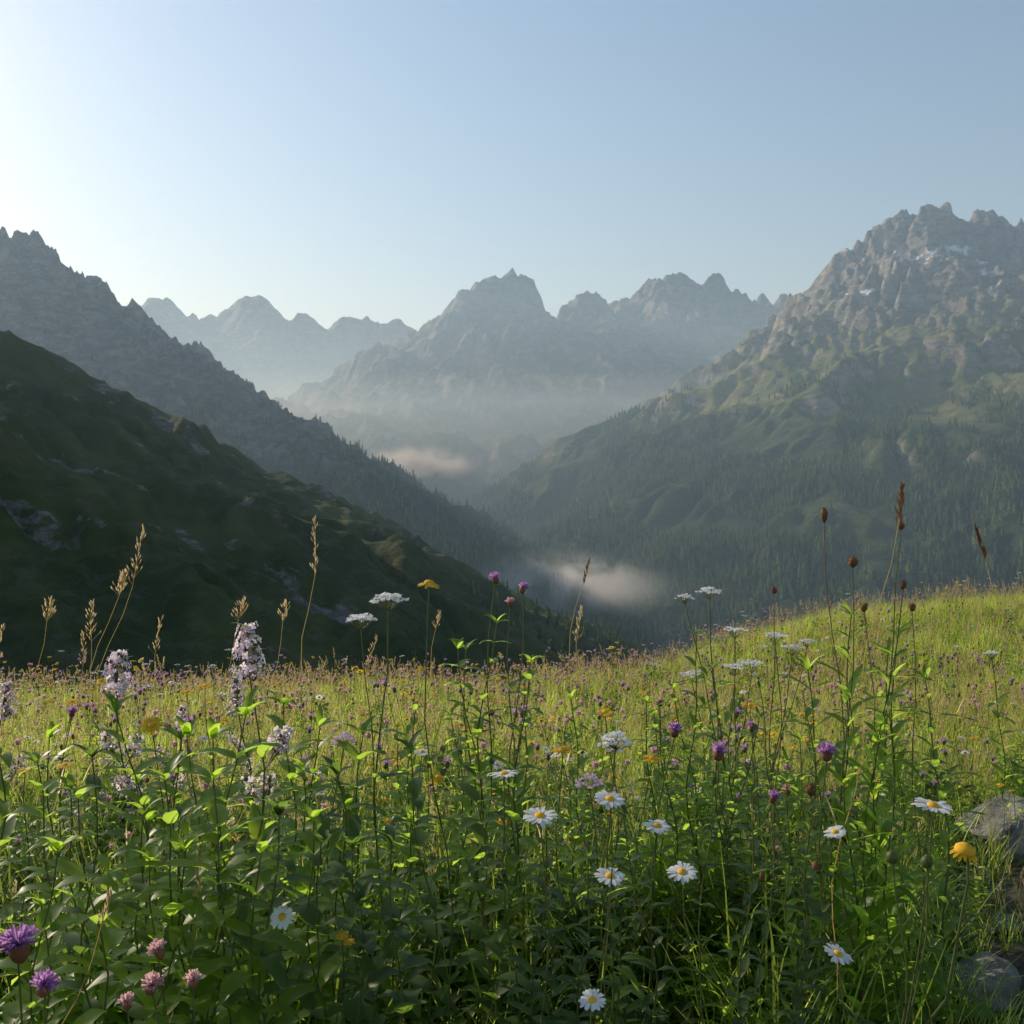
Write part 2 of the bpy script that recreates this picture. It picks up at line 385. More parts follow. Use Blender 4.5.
def floret(mb,c,r,mat,np_=5,nrm=None):
    x,y,z=frame(nrm or (U(-.4,.4),U(-.4,.4),1));c=Vector(c);a0=U(0,6)
    for i in range(np_):
        a=a0+2*math.pi*i/np_;d=x*math.cos(a)+y*math.sin(a);s=-x*math.sin(a)+y*math.cos(a)
        mb.add([c,c+d*r*.6-s*r*.38+z*r*.15,c+d*r+z*r*.1,c+d*r*.6+s*r*.38+z*r*.15],[(0,1,2,3)],mat)
def umbel(mb,c,r,mat='white',nb=14,dome=.25,per=8):
    c=Vector(c);root=c-Vector((0,0,r*1.0))
    for i in range(nb):
        a=2.4*i;rr=r*math.sqrt((i+.5)/nb)*U(.85,1.15)
        e=c+Vector((math.cos(a)*rr,math.sin(a)*rr,-dome*rr*rr/r+U(-.12,.12)*r))
        tube(mb,[root,root.lerp(e,.5)+Vector((0,0,-.1*r)),e],.0007,.0005,'stem',3)
        for k in range(per):
            floret(mb,e+Vector((U(-1,1),U(-1,1),U(-.3,.4)))*r*.2,r*U(.09,.14),mat,5,(U(-.7,.7),U(-.9,.4),1))
def spike(mb,p0,p1,r,mat='pale',n=60):
    p0=Vector(p0);p1=Vector(p1)
    for i in range(n):
        t=i/n;t=(math.floor(t*7)+U(0,.7))/7
        rr=r*(1-.55*t)*U(.4,1.25);a=U(0,6.28)
        d=Vector((math.cos(a),math.sin(a),.35))
        floret(mb,p0.lerp(p1,t)+d*rr,r*U(.15,.3),mat,4,d)
        if i%2==0:ball(mb,p0.lerp(p1,t)+d*rr*.5,FR,r*.13,r*.18,'stem' if i%4 else 'pink',4,3)
        if i%8==0:leaf(mb,p0.lerp(p1,t),a,.6,r*1.2,r*.35,.8,'leaf2',3)
def panicle(mb,p0,p1,side,mat='tan',n=40,ln=.012,bend=None):
    p0=Vector(p0);p1=Vector(p1)
    for i in range(n):
        t=i/n;a=U(0,6.28);w=side*(1-.75*t)*U(.3,1)
        q=p0.lerp(p1,t);e=q+Vector((math.cos(a)*w,math.sin(a)*w,w*.9+.004))
        if w>.006:tube(mb,[q,e],.0003,.0003,'dry',3)
        d=(e-q).normalized()*ln*.5+Vector((0,0,ln*.3));s=d.cross(Vector((math.sin(a),1,0))).normalized()*ln*.16
        s2=d.cross(s).normalized()*ln*.16
        mb.add([e-d,e+s,e+d,e-s],[(0,1,2,3)],mat);mb.add([e-d,e+s2,e+d,e-s2],[(0,1,2,3)],mat)
def herb_leaves(mb,pts,L0,W0,mat,n,t0=.05,t1=.9,el=.5,tp=.55):
    k=len(pts)-1;a0=U(0,3.1)
    for i in range(n):
        t=t0+(t1-t0)*i/n;f=t*k;j=min(int(f),k-1);p=Vector(pts[j]).lerp(Vector(pts[j+1]),f-j)
        s=(1-tp*t)*U(.75,1.2)
        for q in(0,1):
            leaf(mb,p,a0+i*1.571+q*math.pi+U(-.4,.4),el+U(-.35,.35),L0*s*U(.8,1.1),W0*s,U(.4,1.5),mat,6,.25,.05)
# ---------------- GN scatter ----------------
def scatter(name,pts,rot,scl,idx,protos):
    me=bpy.data.meshes.new(name);me.from_pydata([tuple(p) for p in pts],[],[])
    a=me.attributes.new('rot','FLOAT_VECTOR','POINT');a.data.foreach_set('vector',np.asarray(rot,np.float32).ravel())
    a=me.attributes.new('scl','FLOAT','POINT');a.data.foreach_set('value',np.asarray(scl,np.float32))
    a=me.attributes.new('idx','INT','POINT');a.data.foreach_set('value',np.asarray(idx,np.int32))
    ob=bpy.data.objects.new(name,me);scene.collection.objects.link(ob)
    col=bpy.data.collections.new(name+'_parts')
    for i,p in enumerate(protos):
        p.name='%s_part_%02d'%(name,i);col.objects.link(p)
    ng=bpy.data.node_groups.new(name,'GeometryNodeTree')
    ng.interface.new_socket('Geometry',in_out='INPUT',socket_type='NodeSocketGeometry')
    ng.interface.new_socket('Geometry',in_out='OUTPUT',socket_type='NodeSocketGeometry')
    i=ng.nodes.new('NodeGroupInput');o=ng.nodes.new('NodeGroupOutput')
    ip=ng.nodes.new('GeometryNodeInstanceOnPoints');ci=ng.nodes.new('GeometryNodeCollectionInfo')
    ci.inputs['Collection'].default_value=col;ci.inputs['Separate Children'].default_value=True;ci.inputs['Reset Children'].default_value=True
    def na(nm,dt):
        n=ng.nodes.new('GeometryNodeInputNamedAttribute');n.data_type=dt;n.inputs['Name'].default_value=nm;return n.outputs['Attribute']
    er=ng.nodes.new('FunctionNodeEulerToRotation')
    l=ng.links.new
    l(i.outputs[0],ip.inputs['Points']);l(ci.outputs[0],ip.inputs['Instance']);ip.inputs['Pick Instance'].default_value=True
    l(na('idx','INT'),ip.inputs['Instance Index']);l(na('rot','FLOAT_VECTOR'),er.inputs[0]);l(er.outputs[0],ip.inputs['Rotation'])
    l(na('scl','FLOAT'),ip.inputs['Scale']);l(ip.outputs[0],o.inputs[0])
    md=ob.modifiers.new('scatter','NODES');md.node_group=ng
    return ob
# ---------------- conifers ----------------
mt,nt,b=newmat('conifer_mat')
oi=N(nt,'ShaderNodeObjectInfo');nt.links.new(mix(nt,oi.outputs['Random'],(.028,.06,.02),(.12,.16,.05)),b.inputs['Base Color']);b.inputs['Roughness'].default_value=.9
b.inputs['Specular IOR Level'].default_value=.1
def conifer(seed):
    r=random.Random(seed);vs=[];fs=[]
    Ly=6;K=8
    for j in range(Ly):
        z0=.08+.86*j/Ly;rad_=.20*(1-j/Ly)**.8+.02;zt=z0+.26
        o=len(vs);vs.append((0,0,min(zt,1.0)))
        for i in range(K):
            a=6.283*i/K+j;q=rad_*(r.uniform(.7,1.15) if i%2 else r.uniform(.35,.6))
            vs.append((math.cos(a)*q,math.sin(a)*q,z0+(0 if i%2 else .05)+r.uniform(-.02,.02)))
        fs+=[(o,o+1+i,o+1+(i+1)%K) for i in range(K)]
    o=len(vs)
    for zz in(-.05,.3):
        vs+=[(.015,0,zz),(-.008,.013,zz),(-.008,-.013,zz)]
    fs+=[(o,o+1,o+4,o+3),(o+1,o+2,o+5,o+4),(o+2,o,o+3,o+5)]
    me=bpy.data.meshes.new('conifer');me.from_pydata(vs,[],fs);me.materials.append(mt);return bpy.data.objects.new('conifer',me)
def forest(name,T,n,xr,yr,line,soft,hmin,hmax,nsc=.004,thr=-.1,maxs=1.6):
    x=rng.uniform(*xr,n);y=rng.uniform(*yr,n);h,s=samp(T,x,y)
    p=sstep(line+soft,line-soft,h+fbm(x*nsc*1.5,y*nsc*1.5,3,91)*soft)
    cl=sstep(thr-.2,thr+.25,fbm(x*nsc,y*nsc,4,92)+.5*sstep(line,line-2*soft,h))
    k=(rng.uniform(0,1,n)<p*cl)&(s<maxs)&(h>-560)&(h/ y>-.2)
    x=x[k];y=y[k];h=h[k];m_=len(x)
    sc=rng.uniform(hmin,hmax,m_)
    rot=np.stack([np.zeros(m_),np.zeros(m_),rng.uniform(0,6.28,m_)],-1)
    scatter(name,np.stack([x,y,h-.5],-1),rot,sc,rng.integers(0,4,m_),[conifer(k) for k in range(4)])
forest('conifer_forest',E,130000,(-700,2300),(1750,4300),290,170,10,25,thr=0.22)
forest('ridge_conifer_forest',B,45000,(-1400,450),(1300,3200),150,120,9,20,thr=-.2)
forest('hillside_conifers',A,6000,(-350,520),(600,1400),-70,45,5,13,nsc=.012,thr=.0)
forest('far_conifer_forest',D,22000,(-2000,1500),(4000,5800),0,200,18,30)
# ---------------- meadow ----------------
def gh(x,y):return float(ground_h(x,y))
def proto_grass(seed,nb,h,mats,sp=.09,W=.004,lo=.45):
    random.seed(seed);mb=MB()
    for i in range(nb):
        a=U(0,6.28);r=sp*math.sqrt(U(0,1))
        blade(mb,(math.cos(a)*r,math.sin(a)*r,-.02),U(0,6.28),U(1.0,1.5),h*U(lo,1.1),W*U(.6,1.3),U(.2,1.5),random.choice(mats))
    return mb
protos=[proto_grass(i,32,.25,['grass']*10+['dry'],W=.006).obj('p',False) for i in range(4)]
protos+=[proto_grass(10+i,28,.34,['grass']*7+['dry']*2,W=.005).obj('p',False) for i in range(3)]
def area_pts(n,y0,y1,pw=1.0,margin=.60,extra=.6):
    y=y0+(y1-y0)*rng.uniform(0,1,n)**pw
    x=rng.uniform(-1,1,n)*(margin*y+extra)
    return x,y
def bare_right(x,y):
    return sstep(.58,.95,x-.36*(y-1.8)+.15*fbm(x/.4,y/.4,2,79))*sstep(4.4,3.4,y)
def keep_rock(x,y):
    bare=sstep(.05,.3,fbm(x/.5,y/.5,3,77))*sstep(2.9,2.1,y)
    return rng.uniform(0,1,len(x))>np.clip(.5*bare+.72*bare_right(x,y),0,.95)
def scat(name,n,y0,y1,protos,smin,smax,pw=.8,tilt=.15,filt=None,cut=True):
    x,y=area_pts(n,y0,y1,pw)
    if cut:
        k=keep_rock(x,y);x=x[k];y=y[k]
    if filt is not None:
        k=filt(x,y);x=x[k];y=y[k]
    m_=len(x);z=ground_h(x,y)
    rot=np.stack([rng.normal(0,tilt,m_),rng.normal(0,tilt,m_),rng.uniform(0,6.28,m_)],-1)
    sc=rng.uniform(smin,smax,m_)*(1+.25*fbm(x/.9,y/.9,2,88))*(1-.35*bare_right(x,y))
    scatter(name,np.stack([x,y,z],-1),rot,sc,rng.integers(0,len(protos),m_),protos)
scat('meadow_grass',13500,1.6,17,protos,.6,1.15,pw=.7)
scat('long_grass',650,1.7,5,[proto_grass(80+i,16,.50,['grassd']*4+['grass'],sp=.06,W=.007,lo=.6).obj('p',False) for i in range(4)],.6,1.1,pw=.8)
ps=[]
for i in range(4):
    random.seed(30+i);mb=MB()
    for k in range(6):
        x0,y0=U(-.09,.09),U(-.09,.09);h=U(.26,.46);lx,ly=U(-.1,.1),U(-.1,.1)
        pts=curve((x0,y0,0),(x0+lx,y0+ly,h),(lx*-.2,ly*-.2,0),5);tube(mb,pts,.0009,.0006,'dry',3)
        panicle(mb,pts[-2],pts[-1],.012,'tan' if k%2 else 'dry',18,.009)
        blade(mb,(x0,y0,0),U(0,6),1.3,.2,.003,1,'grass')
    ps.append(mb.obj('p',False))
scat('seeding_grass',2200,2.8,17,ps,.7,1.2,pw=.75)
# leafy ground herbs
ps=[]
for i in range(8):
    random.seed(50+i);mb=MB()
    if i<3:
        for k in range(12):
            leaf(mb,(0,0,0),k*2.4+U(-.3,.3),U(.4,1.35),U(.14,.27),U(.045,.075),U(.6,1.6),'leaf2' if i!=1 else 'leaf',8,.2,.06)
    else:
        for s in range(4):
            pts=curve((U(-.03,.03),U(-.03,.03),0),(U(-.13,.13),U(-.13,.13),U(.20,.36)),(0,0,0),6)
            tube(mb,pts,.002,.001,'stem',4);herb_leaves(mb,pts,U(.10,.16),(.045,.036,.028,.02,.03)[i-3],'leaf' if i%2 else 'leaf2',9,.05,1,.6,.45)
    ps.append(mb.obj('p',False))
scat('leafy_herbs',1500,1.6,4.6,ps,.5,1.1,pw=.9)
scat('broadleaf_undergrowth',1400,4.3,14,ps,.45,.85,pw=.7)
def small(kind,seed,h):
    random.seed(seed);mb=MB()
    for k in range(2 if kind!='umb' else 1):
        x0,y0=U(-.05,.05),U(-.05,.05);hh=h*U(.8,1.15)
        top=(x0+U(-.05,.05),y0+U(-.05,.05),hh);pts=curve((x0,y0,0),top,(U(-.02,.02),U(-.02,.02),0),6)
        tube(mb,pts,.0014,.0009,'stem',4);herb_leaves(mb,pts,.06,.014,'leaf',4,.05,.8)
        if kind=='clov':clover(mb,top,.014,'pink')
        if kind=='purp':knap(mb,top,(U(-.3,.3),U(-.3,.3),1),.018,'purple',40,'stem')
        if kind=='yel':daisy(mb,top,(U(-.5,.5),U(-.5,.3),1),.021,16,'yellow','ydisc',0,.35)
        if kind=='whi':daisy(mb,top,(U(-.5,.5),U(-.6,.2),1),.021,17,'white','ydisc',0,.3)
        if kind=='umb':umbel(mb,top,.028,'white',9,.2,6)
        if kind=='bud':ball(mb,top,FR,.007,.01,'brown',6,4)
    return mb.obj('p',False)
scat('clover_flowers',1300,2.8,16,[small('clov',i,.33) for i in range(3)],.8,1.25,pw=.65)
scat('purple_meadow_flowers',560,2.8,15,[small('purp',i+5,.42) for i in range(3)],.8,1.2,pw=.75,filt=lambda x,y:fbm(x/1.1+40,y/1.1,2,95)>-.12)
scat('yellow_meadow_flowers',620,2.7,15,[small('yel',i+9,.43) for i in range(3)],.8,1.25,pw=.8,filt=lambda x,y:fbm(x/1.1,y/1.1,2,96)-.03*x>-.05)
scat('white_meadow_daisies',130,2.3,14,[small('whi',i+45,.40) for i in range(3)],.8,1.2,pw=.9)
scat('white_meadow_flowers',200,3.2,15,[small('umb',i+15,.43) for i in range(3)],.8,1.2,pw=.7)
scat('seed_buds',400,2.6,14,[small('bud',i+25,.4) for i in range(3)],.8,1.2,pw=.65)
# ---------------- individual plants ----------------
def start(x,y,dx=None,dy=None):
    bx=x+(U(-.1,.1) if dx is None else dx);by=y+(U(0,.1) if dy is None else dy);return (bx,by,gh(bx,by)-.01)
def h_daisy(u,v,d,r,nrm=None,dx=None):
    x,y,z=sv(u,v,d);mb=MB();p0=start(x,y,dx);n=nrm or (U(-.3,.3),-.6,1)
    pts=curve(p0,(x,y,z-.004),(U(-.03,.03),0,0),9);tube(mb,pts,.0018,.0012,'stem',5)
    for t in range(5):leaf(mb,pts[1+t],U(0,6.28),.7,U(.03,.05),.009,.8,'leaf',4)
    daisy(mb,(x,y,z),n,r,random.choice((19,21,23)));mb.obj('oxeye_daisy')
random.seed(101)
h_daisy(421,-294,1.6,.034,(.1,-.12,1),-.04)
h_daisy(28,-304,1.8,.034,(0,-.2,1));h_daisy(98,-287,1.8,.031,(.1,-.25,1));h_daisy(145,-314,2.0,.028,(0,-.2,1))
h_daisy(-8,-262,2.0,.031,(-.1,.0,1));h_daisy(170,-360,1.8,.030,(-.1,-.3,1));h_daisy(98,-364,1.9,.031,(0,-.3,1))
h_daisy(326,-442,1.7,.026,(.3,-.35,1));h_daisy(80,-488,1.7,.024,(-.2,-.5,1));h_daisy(-230,-405,1.8,.024,(.1,-.9,.8));h_daisy(323,-320,2.1,.025,(-.3,-.3,1))
h_daisy(-90,-240,2.4,.022,(.1,-.2,1))
def h_knap(u,v,d,r,mat='purple',name='purple_knapweed',dx=None,lv=.09,nrm=None,base='brown',nl=9):
    x,y,z=sv(u,v,d);mb=MB();p0=start(x,y,dx)
    pts=curve(p0,(x,y,z-r*.6),(U(-.06,.06),0,0),9);tube(mb,pts,.0024,.0014,'stem',5)
    herb_leaves(mb,pts,lv,.022,'leaf2',nl,.05,.9)
    knap(mb,(x,y,z),nrm or (U(-.4,.4),-.3,1),r,mat,110,base)
    if U(0,1)<.5:
        q=Vector(pts[6]);e=q+Vector((U(-.06,.06),0,U(.05,.09)));tube(mb,curve(q,e,(.01,0,0),4),.0013,.001,'stem',4);ball(mb,e,FR,r*.4,r*.5,base,7,5,.1)
    mb.obj(name)
for a in [(-494,-433,1.4,.030),(-467,-473,1.45,.022),(163,-218,2.4,.021),(207,-240,2.2,.023),(315,-240,2.1,.023),(240,-215,2.9,.018),(262,-285,2.2,.016),(-17,-66,2.4,.017),(11,-76,2.4,.015),(11,-200,2.6,.016),(-440,-200,3.0,.018)]:
    h_knap(*a)
for a in [(-354,-438,1.5,.016),(-360,-473,1.5,.019),(-319,-468,1.5,.015),(-385,-490,1.5,.014),(275,-278,2.4,.015),(148,-190,3.,.016),(-2,-90,2.5,.014)]:
    h_knap(*a,mat='pink',name='pink_knapweed')
def h_yellow(u,v,d,r,nrm=(0,-.2,1),mat='yellow',npet=22,dr=0,discr=.3,dx=None):
    x,y,z=sv(u,v,d);mb=MB();p0=start(x,y,dx);pts=curve(p0,(x,y,z-.004),(U(-.05,.05),0,0),9)
    tube(mb,pts,.0022,.0013,'stem',5);herb_leaves(mb,pts,.09,.022,'leaf',8,.05,.8);daisy(mb,(x,y,z),nrm,r,npet,mat,'ydisc',dr,discr);mb.obj('yellow_hawkweed')
for a in [(-83,-71,2.1,.026,(.1,-.0,1),'yellow',20,.3,.45),(-360,-213,2.2,.027,(0,-.8,1)),(51,-238,2.2,.028,(0,-.1,1)),(140,-247,2.2,.024),(93,-200,2.6,.026),(238,-193,3,.025),(-487,-258,2.5,.02),(-447,-253,2.6,.022),(-307,-174,3.2,.028),(-325,-180,3.3,.026),(-170,-424,1.8,.013),(-163,-430,1.8,.012),(-440,-190,3.4,.03)]:
    h_yellow(*a)
def h_umbel(u,v,d,r,mat='white',nb=16,dome=.2,dx=None,bend=None,extra=()):
    x,y,z=sv(u,v,d);mb=MB();p0=start(x,y,dx);pts=curve(p0,(x,y,z-r),(bend if bend is not None else U(-.05,.05),0,0),9)
    tube(mb,pts,.0030,.0016,'stem',5);herb_leaves(mb,pts,.13,.036,'leaf',10,.05,.85);umbel(mb,(x,y,z),r,mat,nb,dome,9)
    for (u2,v2,r2) in extra:
        x2,y2,z2=sv(u2,v2,d);q=pts[5];tube(mb,curve(q,(x2,y2,z2-r2),(0,0,-.02),5),.002,.0012,'stem',4);umbel(mb,(x2,y2,z2),r2,mat,nb,dome,9)
    mb.obj('white_yarrow')
h_umbel(-124,-83,2.2,.034,dx=-.14,extra=[(-151,-103,.032)],bend=.05,nb=22,dome=.35)
h_umbel(103,-221,2.0,.033,nb=30,dome=.9);h_umbel(198,-76,2.6,.030,extra=[(173,-83,.022)],nb=20,dome=.4);h_umbel(223,-116,2.8,.03,extra=[(240,-150,.03)])
h_umbel(263,-122,3.,.033,extra=[(280,-134,.03),(295,-128,.022)]);h_umbel(223,-153,2.8,.03);h_umbel(78,-264,2.1,.03,'pale',16,.7);h_umbel(-168,-222,2.4,.03,'pale',22,.8)
h_umbel(480,-140,4.,.03);h_umbel(180,-160,3.4,.035)
def h_spike(u,v,d,ln,r=.02,side=0):
    x,y,z=sv(u,v,d);mb=MB();p0=start(x,y);pts=curve(p0,(x,y,z),(U(-.03,.03),0,0),12)
    tube(mb,pts,.0036,.0015,'stem',5);herb_leaves(mb,pts,.18,.055,'leaf',11,.05,.84,.5)
    a=Vector((x,y,z));spike(mb,a-Vector((0,0,ln)),a,r,'pale',100)
    for k in range(side):
        an=U(0,6.28);q=Vector(pts[9-k%2]);e=q+Vector((math.cos(an)*.05,math.sin(an)*.05,.06));tube(mb,[q,e],.0015,.001,'stem',4);spike(mb,q.lerp(e,.5),e+Vector((0,0,.02)),r*.8,'pale',36)
    mb.obj('pink_mint_plant')
h_spike(-394,-140,2.3,.10,.034,4);h_spike(-264,-112,2.1,.12,.036,5);h_spike(-505,-170,2.6,.1,.026,2);h_spike(-275,-165,2.5,.1,.024,2)
h_spike(-330,-195,2.6,.08,.022,2)
def h_grass(u,v,d,ln=.13,side=.02,mat='tan',name='tall_seed_grass',dx=None,n=60,sl=.010,arc=0):
    x,y,z=sv(u,v,d);mb=MB();p0=start(x,y,dx);pts=curve(p0,(x,y,z),(arc,0,abs(arc)*.3),16)
    tube(mb,pts,.0014,.0006,'dry',4)
    k=len(pts)-1;nn=max(1,round(ln/((Vector(pts[-1])-Vector(p0)).length)*k))
    for j in range(k-nn,k):panicle(mb,pts[j],pts[j+1],side*(1-.6*(j-k+nn)/max(1,nn)),mat,max(6,n//nn),sl)
    for q in range(4):blade(mb,p0,U(0,6.28),1.35,U(.25,.4),.006,1,'grass',5)
    for q in (4,7):blade(mb,pts[q],U(0,6.28),1.0,.16,.004,1.2,'dry',5)
    mb.obj(name)
for a in [(-369,-15,2.6,.16,.035),(-197,-5,2.6,.14,.018),(-387,-60,2.8,.08,.025),(-462,-88,3,.10,.03),(-267,-88,3,.10,.03),(-225,-90,3.2,.10,.025),(-510,-115,2.8,.13,.03),(-420,-90,3.1,.10,.03),(-72,-100,3.6,.1,.02),(70,-95,3.4,.1,.02),(470,-90,5,.1,.03),(-135,-125,3.4,.12,.02),(-430,-120,3.4,.12,.02),(-350,-105,3.2,.1,.025)]:
    h_grass(*a,dx=U(-.3,.02),n=int(U(24,40)),arc=U(-.05,.02))
h_grass(78,-48,2.8,.06,.006,'brown',dx=-.15,arc=-.05,n=30)
h_grass(391,26,2.2,.06,.010,'brown',n=40,sl=.013,dx=-.16,arc=-.04)
h_grass(463,-15,2.4,.06,.005,'brown',n=30,sl=.014,dx=.24,arc=.10)
h_grass(-310,-330,1.8,.1,.008,'tan',dx=-.12,n=40)
h_grass(-400,-380,1.6,.08,.008,'tan',dx=-.3,n=30,arc=-.03)
def h_dry(u,v,d,r=.010,h=.016,dx=None,name='dried_seed_plant',lv=0):
    x,y,z=sv(u,v,d);mb=MB();p0=start(x,y,dx);pts=curve(p0,(x,y,z-h),(U(-.03,.03),0,0),10);tube(mb,pts,.0022,.0012,'bstem' if not lv else 'stem',5)
    if lv:herb_leaves(mb,pts,.17,.03,'leaf',lv,.02,.8,.9)
    knap(mb,(x,y,z),(0,0,1),r*1.3,'brown',60,'brown');ball(mb,(x,y,z),FR,r,h,'brown',9,7,.2);mb.obj(name)
h_dry(312,-3,2.3,.008,.016,.12);h_dry(341,-50,2.3,.011,.012,.03,lv=14);h_dry(389,-14,2.3,.008,.008,-.1,lv=9);h_dry(391,-73,2.3,.008,.010,-.06,lv=14);h_dry(262,-78,2.6,.007,.01,.02)
h_dry(400,-95,2.4,.008,.010);h_dry(352,-95,2.4,.009,.011,lv=14);h_dry(299,-278,2.3,.012,.012)
# bent yellow button flower with buds
mb=MB();x,y,z=sv(453,-338,1.6);p0=start(x,y,-.17)
pts=[Vector(p0),Vector((x-.10,y+.03,.3)),Vector((x-.03,y,.42)),Vector((x+.005,y,z-.05)),Vector((x+.004,y,z-.01))]
tube(mb,pts,.003,.002,'stem',6);daisy(mb,(x,y,z),(.15,-.2,1),.024,18,'yellow','ydisc',.45,.72)
for (u,v) in [(380,-345),(415,-350)]:
    xx,yy,zz=sv(u,v,1.62);tube(mb,curve(pts[1],(xx,yy,zz),(.02,0,-.02),6),.002,.0013,'stem',5);ball(mb,(xx,yy,zz),FR,.010,.011,'stem',9,6,.05)
for k in range(5):leaf(mb,pts[1].lerp(Vector(p0),k/5),U(0,6.28),.5,.12,.02,1,'leaf')
mb.obj('yellow_button_flower')
# tall leafy herbs
def h_herb(u,v,d,Lf,Wf,n,mat='leaf',name='leafy_herb',stems=1):
    x,y,z=sv(u,v,d);mb=MB()
    for s in range(stems):
        ox=U(-.10,.10)*(s>0);zz=z-(U(.03,.2) if s else 0)
        pts=curve(start(x+ox,y),(x+ox*1.6,y+U(-.06,.06),zz),(U(-.05,.05),0,0),12);tube(mb,pts,.0032,.0014,'stem',5)
        herb_leaves(mb,pts,Lf*1.05,Wf*1.15,mat,int(n*1.25),.05,1,.5,.5)
        for k in range(5):leaf(mb,pts[-1],U(0,6.28),U(.5,1.2),Lf*U(.3,.45),Wf*.36,.9,mat)
    mb.obj(name)
for a in [(-268,-205,1.9,.17,.05,11,'leaf'),(-385,-195,2.1,.16,.04,12,'leaf'),(-330,-230,2.0,.15,.045,11,'leaf'),(-225,-190,2.3,.16,.045,12,'leaf'),(-410,-240,1.9,.13,.04,11,'leaf2'),(-15,-110,2.4,.11,.03,18,'leaf'),(-45,-135,2.5,.11,.03,16,'leaf'),(185,-125,2.6,.10,.024,18,'leaf'),(205,-160,2.5,.09,.022,18,'leaf2'),(345,-105,2.3,.17,.024,16,'leaf'),(370,-140,2.4,.15,.024,16,'leaf'),(240,-280,1.9,.08,.024,18,'leaf2'),(35,-320,1.9,.09,.028,16,'leaf2'),(-100,-235,2.2,.14,.045,12,'leaf2'),(-150,-225,2.2,.15,.045,12,'leaf'),(250,-170,2.8,.06,.012,22,'leaf2'),(110,-300,2.0,.08,.022,14,'leaf2'),(-180,-270,2.,.14,.045,10,'leaf2'),(330,-180,2.6,.13,.028,13,'leaf'),(-470,-230,2.2,.14,.04,11,'leaf'),(-290,-260,1.8,.15,.055,10,'leaf'),(-350,-270,1.8,.16,.055,10,'leaf'),(-440,-290,1.8,.14,.05,10,'leaf'),(-230,-300,1.8,.15,.055,9,'leaf2'),(-60,-200,2.6,.11,.03,13,'leaf'),(60,-190,2.7,.1,.025,15,'leaf'),(140,-200,2.7,.1,.025,15,'leaf'),(290,-230,2.3,.1,.02,13,'leaf'),(-120,-330,1.8,.13,.05,9,'leaf2')]:
    h_herb(*a,stems=3)
# rocks
mr,nt,b=newmat('rock_mat');g=N(nt,'ShaderNodeNewGeometry')
n1=noise(nt,g.outputs['Position'],9,8,.65);n2=noise(nt,g.outputs['Position'],60,6,.6)
nt.links.new(mix(nt,smap(nt,n1,.35,.65),(.09,.085,.08),(.22,.21,.195)),b.inputs['Base Color']);b.inputs['Roughness'].default_value=.9
bp=N(nt,'ShaderNodeBump');bp.inputs['Distance'].default_value=.02;nt.links.new(math_(nt,'ADD',n1,math_(nt,'MULTIPLY',n2,.3)),bp.inputs['Height']);nt.links.new(bp.outputs[0],b.inputs['Normal'])
import bmesh
def rock(x,y,s,fl=.55,seed=0,sink=.3):
    bm=bmesh.new();bmesh.ops.create_icosphere(bm,subdivisions=4,radius=1);r=random.Random(seed)
    pl=[(Vector((r.uniform(-1,1),r.uniform(-1,1),r.uniform(-1,1))).normalized(),r.uniform(.5,.85)) for _ in range(12)]
    from mathutils import noise as mn
    for v in bm.verts:
        for n_,dd in pl:
            k=v.co.dot(n_)
            if k>dd:v.co-=n_*(k-dd)*.92
        v.co*=1+.10*mn.noise(v.co*2.5+Vector((seed,0,0)))+.03*mn.noise(v.co*9)
        v.co=Vector((v.co.x*s,v.co.y*s*.8,v.co.z*s*fl))
    me=bpy.data.meshes.new('rock');bm.to_mesh(me);bm.free();me.materials.append(mr)
    ob=bpy.data.objects.new('rock',me);ob.location=(x,y,gh(x,y)+s*fl*(.5-sink));ob.rotation_euler=(0,0,r.uniform(0,6));scene.collection.objects.link(ob)
for a in [(1.93,3.95,.24),(1.68,4.05,.10),(2.2,3.8,.15),(-.52,2.35,.12),(-.25,2.4,.09),(-.2,2.9,.08),(1.25,2.65,.11),(.98,2.6,.05),(.2,2.35,.06),(-.75,2.4,.07),(1.5,3.1,.08),(1.3,2.75,.06)]:
    rock(a[0],a[1],a[2],.75,int(a[0]*100+500),.1)
# ---------------- atmosphere ----------------
def voldom(name,x0,x1,y0,y1,z0,z1,col,dens,ani):
    me=bpy.data.meshes.new(name)
    vs=[(x,y,z) for z in(z0,z1) for y in(y0,y1) for x in(x0,x1)]
    me.from_pydata(vs,[],[(0,2,3,1),(4,5,7,6),(0,1,5,4),(2,6,7,3),(0,4,6,2),(1,3,7,5)])
    m=bpy.data.materials.new(name+'_mat');m.use_nodes=True;nt=m.node_tree;nt.nodes.remove(nt.nodes['Principled BSDF'])
    v=nt.nodes.new('ShaderNodeVolumeScatter');v.inputs['Color'].default_value=(*col,1);v.inputs['Density'].default_value=dens;v.inputs['Anisotropy'].default_value=ani
    nt.links.new(v.outputs[0],nt.nodes['Material Output'].inputs['Volume']);me.materials.append(m)
    ob=bpy.data.objects.new(name,me);scene.collection.objects.link(ob);return ob
voldom('atmosphere_haze',-9000,9000,450,16000,-700,1100,(.50,.74,1.0),1/5800,.3)
voldom('valley_haze',-3500,3500,3300,8800,-650,470,(.62,.82,1.0),1/1900,.3)
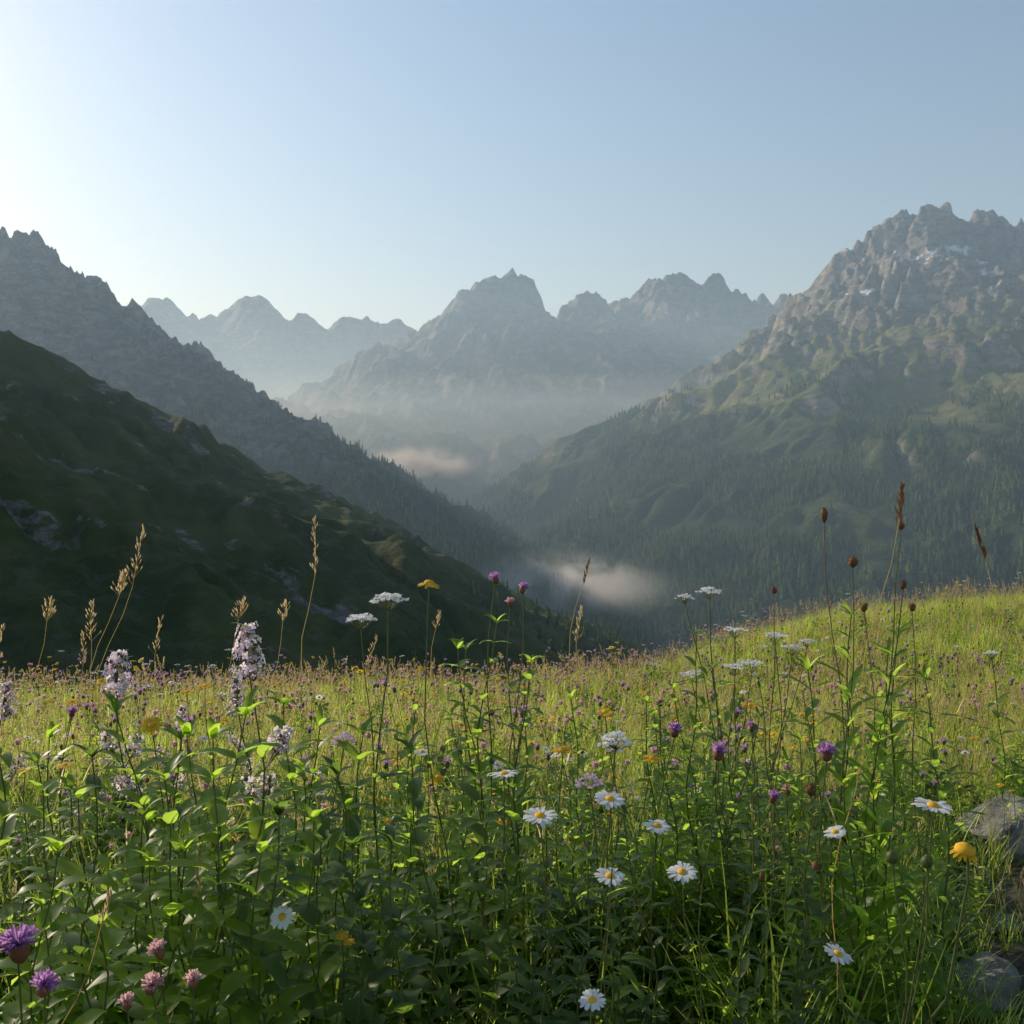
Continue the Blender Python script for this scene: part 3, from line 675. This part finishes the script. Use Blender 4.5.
def mist(name,c,s,dens):
    bm=bmesh.new();bmesh.ops.create_icosphere(bm,subdivisions=3,radius=1);me=bpy.data.meshes.new(name);bm.to_mesh(me);bm.free()
    m=bpy.data.materials.new(name+'_mat');m.use_nodes=True;nt=m.node_tree;nt.nodes.remove(nt.nodes['Principled BSDF']);L=nt.links
    try:m.cycles.volume_step_rate=3.0
    except Exception as e:print(e)
    v=nt.nodes.new('ShaderNodeVolumeScatter');v.inputs['Anisotropy'].default_value=.2;v.inputs['Color'].default_value=(.9,.96,1,1)
    tc=N(nt,'ShaderNodeTexCoord');ln=N(nt,'ShaderNodeVectorMath',operation='LENGTH');L.new(tc.outputs['Object'],ln.inputs[0])
    f=smap(nt,ln.outputs['Value'],.0,1,1,0);mp=N(nt,'ShaderNodeMapping');L.new(tc.outputs['Object'],mp.inputs[0]);mp.inputs['Scale'].default_value=(2.2,1.2,.7);mp.inputs['Location'].default_value=(s[0]*.01,0,0)
    n=noise(nt,mp.outputs[0],1.5,4,.6,.8)
    k=math_(nt,'MULTIPLY',math_(nt,'MULTIPLY',f,f),smap(nt,n,.38,.62))
    L.new(math_(nt,'MULTIPLY',k,dens),v.inputs['Density']);L.new(v.outputs[0],nt.nodes['Material Output'].inputs['Volume'])
    me.materials.append(m);ob=bpy.data.objects.new(name,me);ob.location=c;ob.scale=s;scene.collection.objects.link(ob)
def clear_dist(u,w,d0=600,d1=7000):
    d=np.arange(d0,d1,15.0);hz=np.maximum.reduce([samp(T,u*d/1000,d)[0] for T in (A,B,D,E)])
    hit=np.nonzero(hz>EYE+w*d/1000)[0]
    return d[hit[0]] if len(hit) else d1
dc=clear_dist(-95,45);mist('cloud',sv(-92,48,dc-300),(.070*dc,330,.022*dc),.03)
dm=clear_dist(50,-66);mist('valley_mist',sv(40,-70,dm-150),(.15*dm,400,.038*dm),.018)
# ---------------- light / world / camera ----------------
AZ,EL=-53,26
D_=Vector((math.sin(R(AZ))*math.cos(R(EL)),math.cos(R(AZ))*math.cos(R(EL)),math.sin(R(EL))))
sl=bpy.data.lights.new('sun','SUN');sl.energy=5;sl.angle=R(.5);sl.color=(1,.91,.75)
so=bpy.data.objects.new('sun',sl);so.rotation_euler=D_.to_track_quat('Z','Y').to_euler();scene.collection.objects.link(so)
w=bpy.data.worlds.new('World');scene.world=w;w.use_nodes=True;nt=w.node_tree
sk=nt.nodes.new('ShaderNodeTexSky');sk.sky_type='NISHITA';sk.sun_disc=False;sk.sun_elevation=R(EL);sk.sun_rotation=R(AZ);sk.altitude=0;sk.dust_density=.8;sk.air_density=1.2;sk.ozone_density=1.5
nt.links.new(sk.outputs[0],nt.nodes['Background'].inputs[0]);nt.nodes['Background'].inputs[1].default_value=.15
cam=bpy.data.cameras.new('camera');cam.sensor_width=36;cam.lens=36*1000/1024;cam.clip_start=.05;cam.clip_end=80000
co=bpy.data.objects.new('camera',cam);co.location=(0,0,EYE);co.rotation_euler=(math.pi/2,0,0);scene.collection.objects.link(co);scene.camera=co
